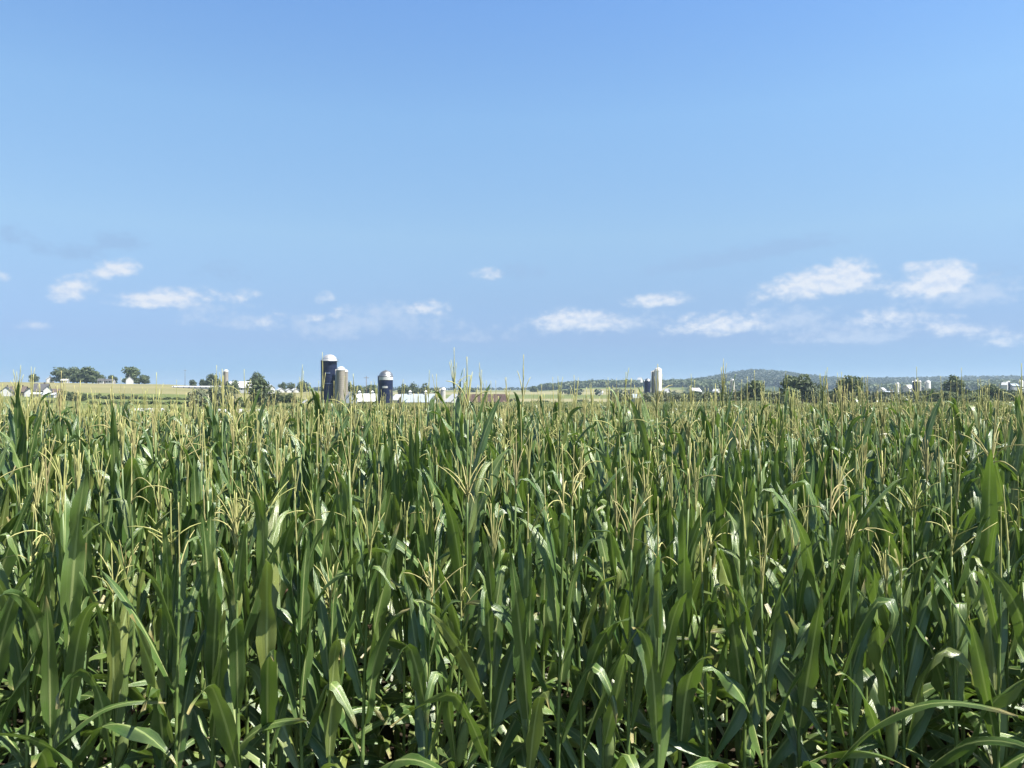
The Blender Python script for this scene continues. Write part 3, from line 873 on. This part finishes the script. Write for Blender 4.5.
barn(400, 325, 5.6, 6, 3.4, 2.2, 132.0, M_WHITE, M_WHITEROOF, 'white barn end right beside the shorter navy silo', 'barn', 'barn', 1, True, False, FM)
barn(418, 322, 13, 9, 2.6, 3.1, 10, M_GREYWALL, M_PALEROOF, 'barn with long pale blue roof and two white cupolas', 'barn', 'barn', 4, True, False, FM, cupolas=2)
barn(434.5, 318, 3.2, 4, 2.4, 2.6, 112.0, M_WHITE, M_WHITEROOF, 'narrow white gable before the cream silo', 'barn', 'barn', 1, True, False, FM)
barn(455.5, 316, 6.5, 6.8, 2.6, 2.9, 116.0, M_WHITE, M_WHITEROOF, 'wide white gable between the cream silo and rust roof', 'barn', 'barn', 1, True, False, FM)
barn(484, 330, 19, 10, 2.0, 3.1, 3, M_DARKSIDE, M_RUST, 'long barn with a rust-brown roof', 'barn', 'barn', 5, True, False, FM)
WF = 'buildings of the white silo farm'
barn(637, 370, 4.2, 6, 3.2, 1.6, 5, M_GREYWALL, M_PALEROOF, 'blue-grey shed beside the dark trees', 'shed', 'shed', 1, True, False, WF)
barn(665.5, 520, 5, 4, 3, 2, 130.0, M_WHITE, M_WHITEROOF, 'small white shed at the foot of the tall white silo', 'shed', 'shed', 1, True, False, WF, dz=3.2)
barn(600, 1000, 6.5, 6, 2.8, 2, 20, M_WHITE, M_WHITEROOF, 'tiny lone white house before the wooded ridge', 'house', 'house', 1, True, False)
barn(640, 1700, 9, 9, 5, 5, 136.0, M_OFFWHITE, M_WHITEROOF, 'far pale house among the ridge woods by the white silo', 'house', 'house', 2, True, True, dz=13)
RF = 'buildings among the far trees'
barn(695, 620, 8, 6, 2.6, 2.6, 28, M_WHITE, M_WHITEROOF, 'white house with a sunlit white roof above the dark trees', 'house', 'house', 2, True, True, RF, dz=4.2)
barn(716.5, 640, 4.6, 4, 2.6, 1.6, 136.0, M_WHITE, M_WHITEROOF, 'little white shed between the white roofed house and thin pale silo', 'shed', 'shed', 1, True, False, RF, dz=4.5)
barn(882, 700, 5.5, 5, 3, 2, 40, M_WHITE, M_WHITEROOF, 'white shed in the trees past the rounded tree', 'shed', 'shed', 1, True, False, RF, dz=5)
barn(889, 520, 6, 4.5, 2.4, 1.8, 10, M_OFFWHITE, M_PALEROOF, 'small grey-roofed house before the little white silo', 'house', 'house', 2, True, True, RF, dz=2)
barn(908.5, 600, 6, 5, 4.6, 2.6, 30, M_WHITE, M_WHITEROOF, 'white barn against the narrow navy silo', 'barn', 'barn', 1, True, False, RF, dz=4)
barn(1005, 800, 5, 5, 5, 2.4, 136.0, M_WHITE, M_WHITEROOF, 'white barn, first of the far pair at the edge of view', 'barn', 'barn', 1, True, False, RF, dz=7)
barn(1014, 800, 9, 6, 4, 2, 10, M_GREYWALL, M_PALEROOF, 'pale barn with a blue-grey roof at the edge of view', 'barn', 'barn', 2, True, False, RF, dz=7)

# ------------------------------------------------------------------ silos
def silo(px, d, wpx, yt, kind, label, name='silo', dome='white', group='silos of the farms', base_y=None):
    """kind: navy / concrete / white; yt is the row of the top of the dome"""
    p = spot(px, d); Rr = wpx * d / F / 2
    e = empty(name, p, R(20), label, 'silo', group)
    H = height(yt, d) - p.z
    hd = Rr * (0.85 if dome != 'flat' else 0.25)
    hw = H - hd
    m = MB()
    prof = [(Rr, -1.0)]
    nb = max(4, int(hw / (1.4 if kind == 'navy' else 0.75)))
    for k in range(nb):
        z = hw * k / nb
        lip = 0.03 if kind == 'navy' else 0.025
        prof += [(Rr, z + .05), (Rr + lip, z + .08), (Rr + lip, z + .17), (Rr, z + .20)]
    prof.append((Rr, hw))
    m.lathe(prof, 28)
    m.build('barrel', {'navy': M_NAVY, 'concrete': M_CONCRETE, 'white': M_BRIGHT, 'cream': M_PALECONC}[kind], e, False)
    m = MB(); k = 7
    m.lathe([(Rr + .12, hw - .12), (Rr + .14, hw + .05)] + [(max((Rr + .06) * math.cos(a * math.pi / 2 / k), .02), hw + .05 + hd * math.sin(a * math.pi / 2 / k)) for a in range(k + 1)], 28)
    dm = m.build('dome', {'white': M_WHITE, 'alu': M_ALU, 'flat': M_WHITE, 'shiny': M_SHINY}[dome], e, True)
    m = MB(); m.lathe([(.45, H - .12), (.45, H), (.3, H + .08), (.02, H + .1)] if d > 420 else [(.45, H - .12), (.45, H + .08), (.3, H + .16), (.02, H + .18)], 10); m.build('cap', M_ALU, dm)
    m = MB()                                         # ladder chute up one side
    a = math.pi * 0.98 - R(20); cx, cy = math.cos(a) * (Rr + .3), math.sin(a) * (Rr + .3)
    m.tube([(cx, cy, 0), (cx, cy, hw * .5), (cx, cy, hw + .3)], [.38, .38, .38], n=8)
    m.build('ladder_chute', M_ALU if kind == 'navy' else M_PALECONC, e, True)
    if d < 420 and kind == 'navy' and dome == 'shiny':                   # railed platform at the eave
        m = MB(); m.lathe([(Rr + .15, hw - .35), (Rr + .75, hw - .35), (Rr + .75, hw - .28), (Rr + .15, hw - .28)], 28)
        for j in range(10):
            q = j * 2 * math.pi / 10
            m.tube([((Rr + .7) * math.cos(q), (Rr + .7) * math.sin(q), hw - .3), ((Rr + .7) * math.cos(q), (Rr + .7) * math.sin(q), hw + .7)], [.03, .03], n=4)
        m.lathe([(Rr + .67, hw + .68), (Rr + .73, hw + .68), (Rr + .73, hw + .74), (Rr + .67, hw + .74), (Rr + .67, hw + .68)], 28)
        m.build('railing', M_ALU, e)
    return e, Rr, hw, H

def decal(e, Rr, z, half, hgt, name, mat, wob=0.0, face=-math.pi / 2):
    """a thin curved plate fixed to a silo barrel"""
    m = MB(); n = max(18, int(half * 36)); vs = []; fs = []
    for i in range(n + 1):
        a = face - R(20) + half * (2 * i / n - 1)
        for q, rr in ((0, Rr + .07), (1, Rr + .07)):
            h = hgt * (1 + wob * math.sin(i * 2.1))
            vs.append((rr * math.cos(a), rr * math.sin(a), z + (q - .5) * h))
    for i in range(n): fs.append((2 * i, 2 * i + 2, 2 * i + 3, 2 * i + 1))
    m.add(vs, fs)
    return m.build(name, mat, e)
M_FADED = plain('faded_blue_print', (0.10, 0.13, 0.22), 0.5, 0.2, 1.5)
e, Rr, hw, H = silo(329.5, 320, 14.6, 354.5, 'navy', 'tallest navy steel silo with a shiny pale dome, at the farm in the valley', dome='shiny')
decal(e, Rr, hw - 5.2, .34, .55, 'emblem', M_FADED, .4)
decal(e, Rr, hw - 9.5, .62, .30, 'stripe', M_FADED)
silo(341, 317, 8.2, 366.5, 'concrete', 'tan concrete silo with a white dome touching the tallest navy silo')
silo(345.3, 326, 5.0, 369.5, 'concrete', 'slim concrete silo half hidden behind the tan concrete silo')
e, Rr, hw, H = silo(386, 312, 13.6, 370.5, 'navy', 'shorter navy steel silo with a grey metal dome and white rim', dome='alu')
decal(e, Rr, hw - .9, math.pi, 1.25, 'rim_band', M_WHITE)
decal(e, Rr, hw - 4.4, .40, .75, 'emblem', M_WHITE, .5)
silo(443.3, 322, 4.6, 387.5, 'cream', 'small cream silo with a white dome between two white gables', dome='white')
silo(658.2, 500, 7.0, 367.5, 'white', 'tall bright white silo with a white dome')
silo(653.6, 506, 2.6, 370.5, 'concrete', 'grey concrete silo against the shaded side of the tall white silo')
silo(647.7, 500, 5.6, 378.5, 'navy', 'low navy silo beside the tall white silo', dome='alu')
silo(226, 610, 4.4, 369.5, 'concrete', 'concrete silo with a white dome on the hillside by the white barn')
silo(733, 640, 3.2, 379, 'cream', 'thin pale silo in front of the wooded far hill')
silo(897.5, 620, 3.0, 382.5, 'white', 'little thin white silo near the small grey-roofed house')
silo(915.5, 560, 4.8, 379.5, 'navy', 'narrow navy silo against the white barn in the trees', dome='alu')
silo(919.7, 565, 2.6, 380.5, 'cream', 'thin pale silo touching the narrow navy silo')
silo(928, 600, 4.8, 380.5, 'white', 'white domed silo among the trees past the pale silo')
silo(1008.5, 800, 2.4, 381, 'navy', 'tiny dark silo between the far white barns', dome='white')
silo(1021, 800, 4.0, 380, 'white', 'pale silo at the very edge of the far barns', dome='white')

# ------------------------------------------------------------------ utility poles
def pole(px, d, yt, label):
    p = spot(px, d); H = height(yt, d) - p.z
    e = empty('utility_pole', p, R(8), label, 'utility pole', 'utility poles across the valley')
    m = MB(); m.tube([(0, 0, -1), (0, 0, H * .5), (0, 0, H)], [.17, .15, .11], n=8); m.build('post', M_POLE, e, True)
    m = MB(); m.box(-1.1, 1.1, -.07, .07, H - .9, H - .74)
    m.build('crossarm', M_POLE, e)
    for x in (-.95, -.4, .4, .95):
        c = MB(); c.lathe([(.05, H - .74), (.09, H - .66), (.06, H - .58), (.02, H - .54)], 8, 0, x, 0); c.build('insulator', M_OFFWHITE, e, True)
pole(185, 640, 369.5, 'wooden utility pole on the hillside beside the long white shed')
pole(366.3, 345, 376, 'wooden utility pole behind the white-roofed barn with cupolas')
pole(460, 305, 379, 'wooden utility pole before the rust-brown barn roof')

# ------------------------------------------------------------------ haze
def haze():
    m = MB(); m.box(-7800, 7800, -450, 9100, float(TAB.min()) - 1.5, 118)
    mt, t = new_mat('haze')
    v = t.node('ShaderNodeVolumePrincipled')
    v.inputs['Color'].default_value = (0.62, 0.81, 1.0, 1)
    v.inputs['Density'].default_value = 0.00012
    v.inputs['Anisotropy'].default_value = 0.2
    o = t.node('ShaderNodeOutputMaterial'); t.l.new(v.outputs[0], o.inputs['Volume'])
    h = m.build('haze', mt)
    tag(h, 'thin blue summer haze over the valley', kind='stuff')
haze()

# ------------------------------------------------------------------ sky, sun
SUN_AZ, SUN_EL = R(112), R(59)      # azimuth clockwise from the viewing direction
def world():
    w = bpy.data.worlds.new('World'); SC.world = w; w.use_nodes = True
    t = NT(w.node_tree)
    sky = t.node('ShaderNodeTexSky', sky_type='NISHITA')
    sky.sun_disc = False; sky.sun_elevation = SUN_EL; sky.sun_rotation = SUN_AZ
    sky.air_density = 1.0; sky.dust_density = 0.05; sky.ozone_density = 2.0; sky.altitude = 100
    g = t.node('ShaderNodeTexCoord').outputs['Generated']
    nrm = t.node('ShaderNodeVectorMath', operation='NORMALIZE'); t.put(nrm.inputs[0], g)
    sep = t.node('ShaderNodeSeparateXYZ'); t.put(sep.inputs[0], nrm.outputs[0])
    x, y, z = sep.outputs
    az = t.math('MULTIPLY', t.math('ARCTAN2', x, y), 57.29578)      # degrees
    el = t.math('MULTIPLY', t.math('ARCSINE', z), 57.29578)
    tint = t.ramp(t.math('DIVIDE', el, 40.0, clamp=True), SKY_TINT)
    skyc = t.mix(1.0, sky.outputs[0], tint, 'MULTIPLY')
    comb = t.node('ShaderNodeCombineXYZ'); t.put(comb.inputs[0], az); t.put(comb.inputs[1], el)
    wob = t.noise(t.scalevec(comb.outputs[0], (0.55, 0.8, 1)), 1.0, 5.0, 0.6)
    fine = t.noise(t.scalevec(comb.outputs[0], (1.15, 1.7, 1)), 1.0, 5.0, 0.55)
    mp = t.node('ShaderNodeMapping'); t.put(mp.inputs['Vector'], comb.outputs[0]); mp.inputs['Scale'].default_value = (1.15, 1.7, 1); mp.inputs['Location'].default_value = (0.15, 0.50, 0)
    fine_up = t.noise(mp.outputs[0], 1.0, 5.0, 0.55)
    def blobs(lst):
        tot = None
        for (px, py, wpx, hpx, s, tilt) in lst:
            a = math.degrees(math.atan2(px - 512, F)); e = math.degrees(math.atan2((HZ - py) * math.cos(R(a)), F))
            sa = 1.2 * math.degrees(wpx / F) * math.cos(R(a)) ** 2; se = 1.3 * math.degrees(hpx / F)
            dx = t.math('SUBTRACT', az, a); dy = t.math('SUBTRACT', t.math('SUBTRACT', el, e), t.math('MULTIPLY', dx, tilt))
            dy = t.math('MAXIMUM', dy, t.math('MULTIPLY', dy, -1.7))
            q = t.math('ADD', t.math('POWER', t.math('MULTIPLY', dx, 1 / sa), 2.0), t.math('POWER', t.math('MULTIPLY', dy, 1 / se), 2.0))
            gq = t.math('MULTIPLY', t.math('EXPONENT', t.math('MULTIPLY', q, -1.0)), s)
            tot = gq if tot is None else t.math('ADD', tot, gq)
        return tot
    def sharp(mask, lo, hi, k):
        f = t.math('ADD', mask, t.math('MULTIPLY', t.math('SUBTRACT', t.math('ADD', t.math('MULTIPLY', fine, .6), t.math('MULTIPLY', wob, .4)), 0.5), k))
        f = t.math('MULTIPLY', f, t.smooth(mask, 0.02, 0.22))
        return t.smooth(f, lo, hi)
    white = blobs(CLOUDS); thin = blobs(THIN); grey = blobs(GREY)
    bg = t.node('ShaderNodeBackground'); t.put(bg.inputs[0], skyc); bg.inputs[1].default_value = SKY_STR
    def over(prev, fac, col):
        b = t.node('ShaderNodeBackground'); t.put(b.inputs[0], col); b.inputs[1].default_value = 1.0
        mx = t.node('ShaderNodeMixShader'); t.put(mx.inputs[0], fac)
        t.l.new(prev, mx.inputs[1]); t.l.new(b.outputs[0], mx.inputs[2])
        return mx.outputs[0]
    s = over(bg.outputs[0], t.math('MULTIPLY', sharp(grey, 0.04, 0.8, 2.2), 0.75), (0.126, 0.196, 0.298))
    s = over(s, t.math('MULTIPLY', sharp(thin, 0.10, 1.0, 2.6), 0.6), (0.2349, 0.2738, 0.3362))
    s = over(s, t.math('MULTIPLY', sharp(white, 0.02, 0.86, 2.0), 0.84), t.mix(t.smooth(t.math('SUBTRACT', fine, fine_up), -0.20, 0.12), (0.255, 0.288, 0.345), (0.325, 0.335, 0.355)))  # lit tops and shaded undersides of the clouds are mixed into the colour
    o = t.node('ShaderNodeOutputWorld'); t.l.new(s, o.inputs[0])
SKY_STR = 0.0905
SKY_TINT = [(p, (q[0] / 1.39, q[1] / 1.415, q[2] / 1.44)) for p, q in ((0.0, (.20, .34, .70)), (.039, (.23, .38, .72)), (.095, (.37, .45, .70)), (.169, (.56, .62, .76)), (.28, (.85, .91, .92)), (.485, (1.04, 1.20, 1.22)), (.67, (0.96, 1.21, 1.40)), (1.0, (.20, .30, .42)))]  # last stop darkens the unseen upper sky to weaken its fill light
# (column, row, half width, half height, strength, tilt)
CLOUDS = [(815, 287, 40, 11, 1.1, .10), (850, 278, 16, 12, .8, 0), (948, 281, 18, 12, 1.1, .1), (925, 288, 30, 8, .8, .05), (918, 268, 13, 5, .7, 0),
          (660, 301, 25, 6, .8, .06), (170, 299, 38, 8, .75, .08), (150, 303, 22, 6, .4, 0), (70, 292, 17, 9, .85, .25), (115, 271, 18, 7, .9, .15),
          (715, 327, 42, 10, .68, .06), (590, 324, 34, 9, .55, .0), (560, 321, 18, 9, .5, .1), (428, 310, 17, 8, .55, .05), (486, 275, 13, 6, .6, 0), (950, 329, 24, 8, .6, .05),
          (885, 320, 30, 8, .55, .0), (270, 321, 12, 5, .5, .2), (328, 316, 18, 5, .5, .2), (325, 299, 8, 6, .5, .2), (245, 297, 14, 6, .4, .3), (1010, 340, 30, 8, .45, 0), (33, 326, 16, 4, .5, 0), (0, 277, 8, 5, .5, 0)]
THIN = [(340, 330, 40, 12, .7, .1), (240, 322, 50, 8, .6, 0), (420, 322, 40, 10, .5, 0), (620, 325, 60, 10, .6, 0), (780, 322, 60, 12, .7, 0), (970, 295, 50, 12, .8, 0),
        (880, 335, 40, 10, .6, 0), (820, 340, 40, 6, .6, 0), (470, 338, 50, 7, .4, 0), (180, 302, 60, 10, .5, 0), (385, 310, 30, 8, .45, 0), (560, 325, 40, 10, .5, 0)]
GREY = [(118, 243, 22, 8, .8, .1), (70, 254, 30, 6, .7, -.05), (8, 236, 18, 8, .7, 0), (225, 274, 30, 10, .5, 0), (700, 265, 50, 7, .8, .1), (790, 248, 50, 7, .8, .08), (525, 273, 30, 8, .6, 0), (1000, 272, 30, 8, .4, 0)]
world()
sun = bpy.data.lights.new('sun', 'SUN'); sun.energy = 5.0; sun.angle = R(0.53); sun.color = (1.0, 0.955, 0.88)
so = link('sun', sun)
dirv = Vector((math.sin(SUN_AZ) * math.cos(SUN_EL), math.cos(SUN_AZ) * math.cos(SUN_EL), math.sin(SUN_EL)))
so.rotation_euler = (-dirv).to_track_quat('-Z', 'Y').to_euler()
so.location = (60, -30, 80)

# ------------------------------------------------------------------ camera and render settings
cam = bpy.data.cameras.new('camera'); co = link('camera', cam)
cam.sensor_width = 36.0; cam.lens = 36.0 * F / 1024.0
cam.clip_start = 0.05; cam.clip_end = 30000
co.location = (0, 0, CAM_H)
co.rotation_euler = (R(90) + math.atan((HZ - 384) / F), 0, 0)
SC.camera = co
vs = SC.view_settings
vs.view_transform = 'Standard'; vs.look = 'None'; vs.exposure = 1.4; vs.gamma = 1.0; vs.use_curve_mapping = False
SC.render.engine = 'CYCLES'
SC.cycles.max_bounces = 8; SC.cycles.diffuse_bounces = 1; SC.cycles.glossy_bounces = 2; SC.cycles.transmission_bounces = 4
SC.cycles.volume_bounces = 0; SC.cycles.transparent_max_bounces = 8
SC.cycles.use_denoising = True
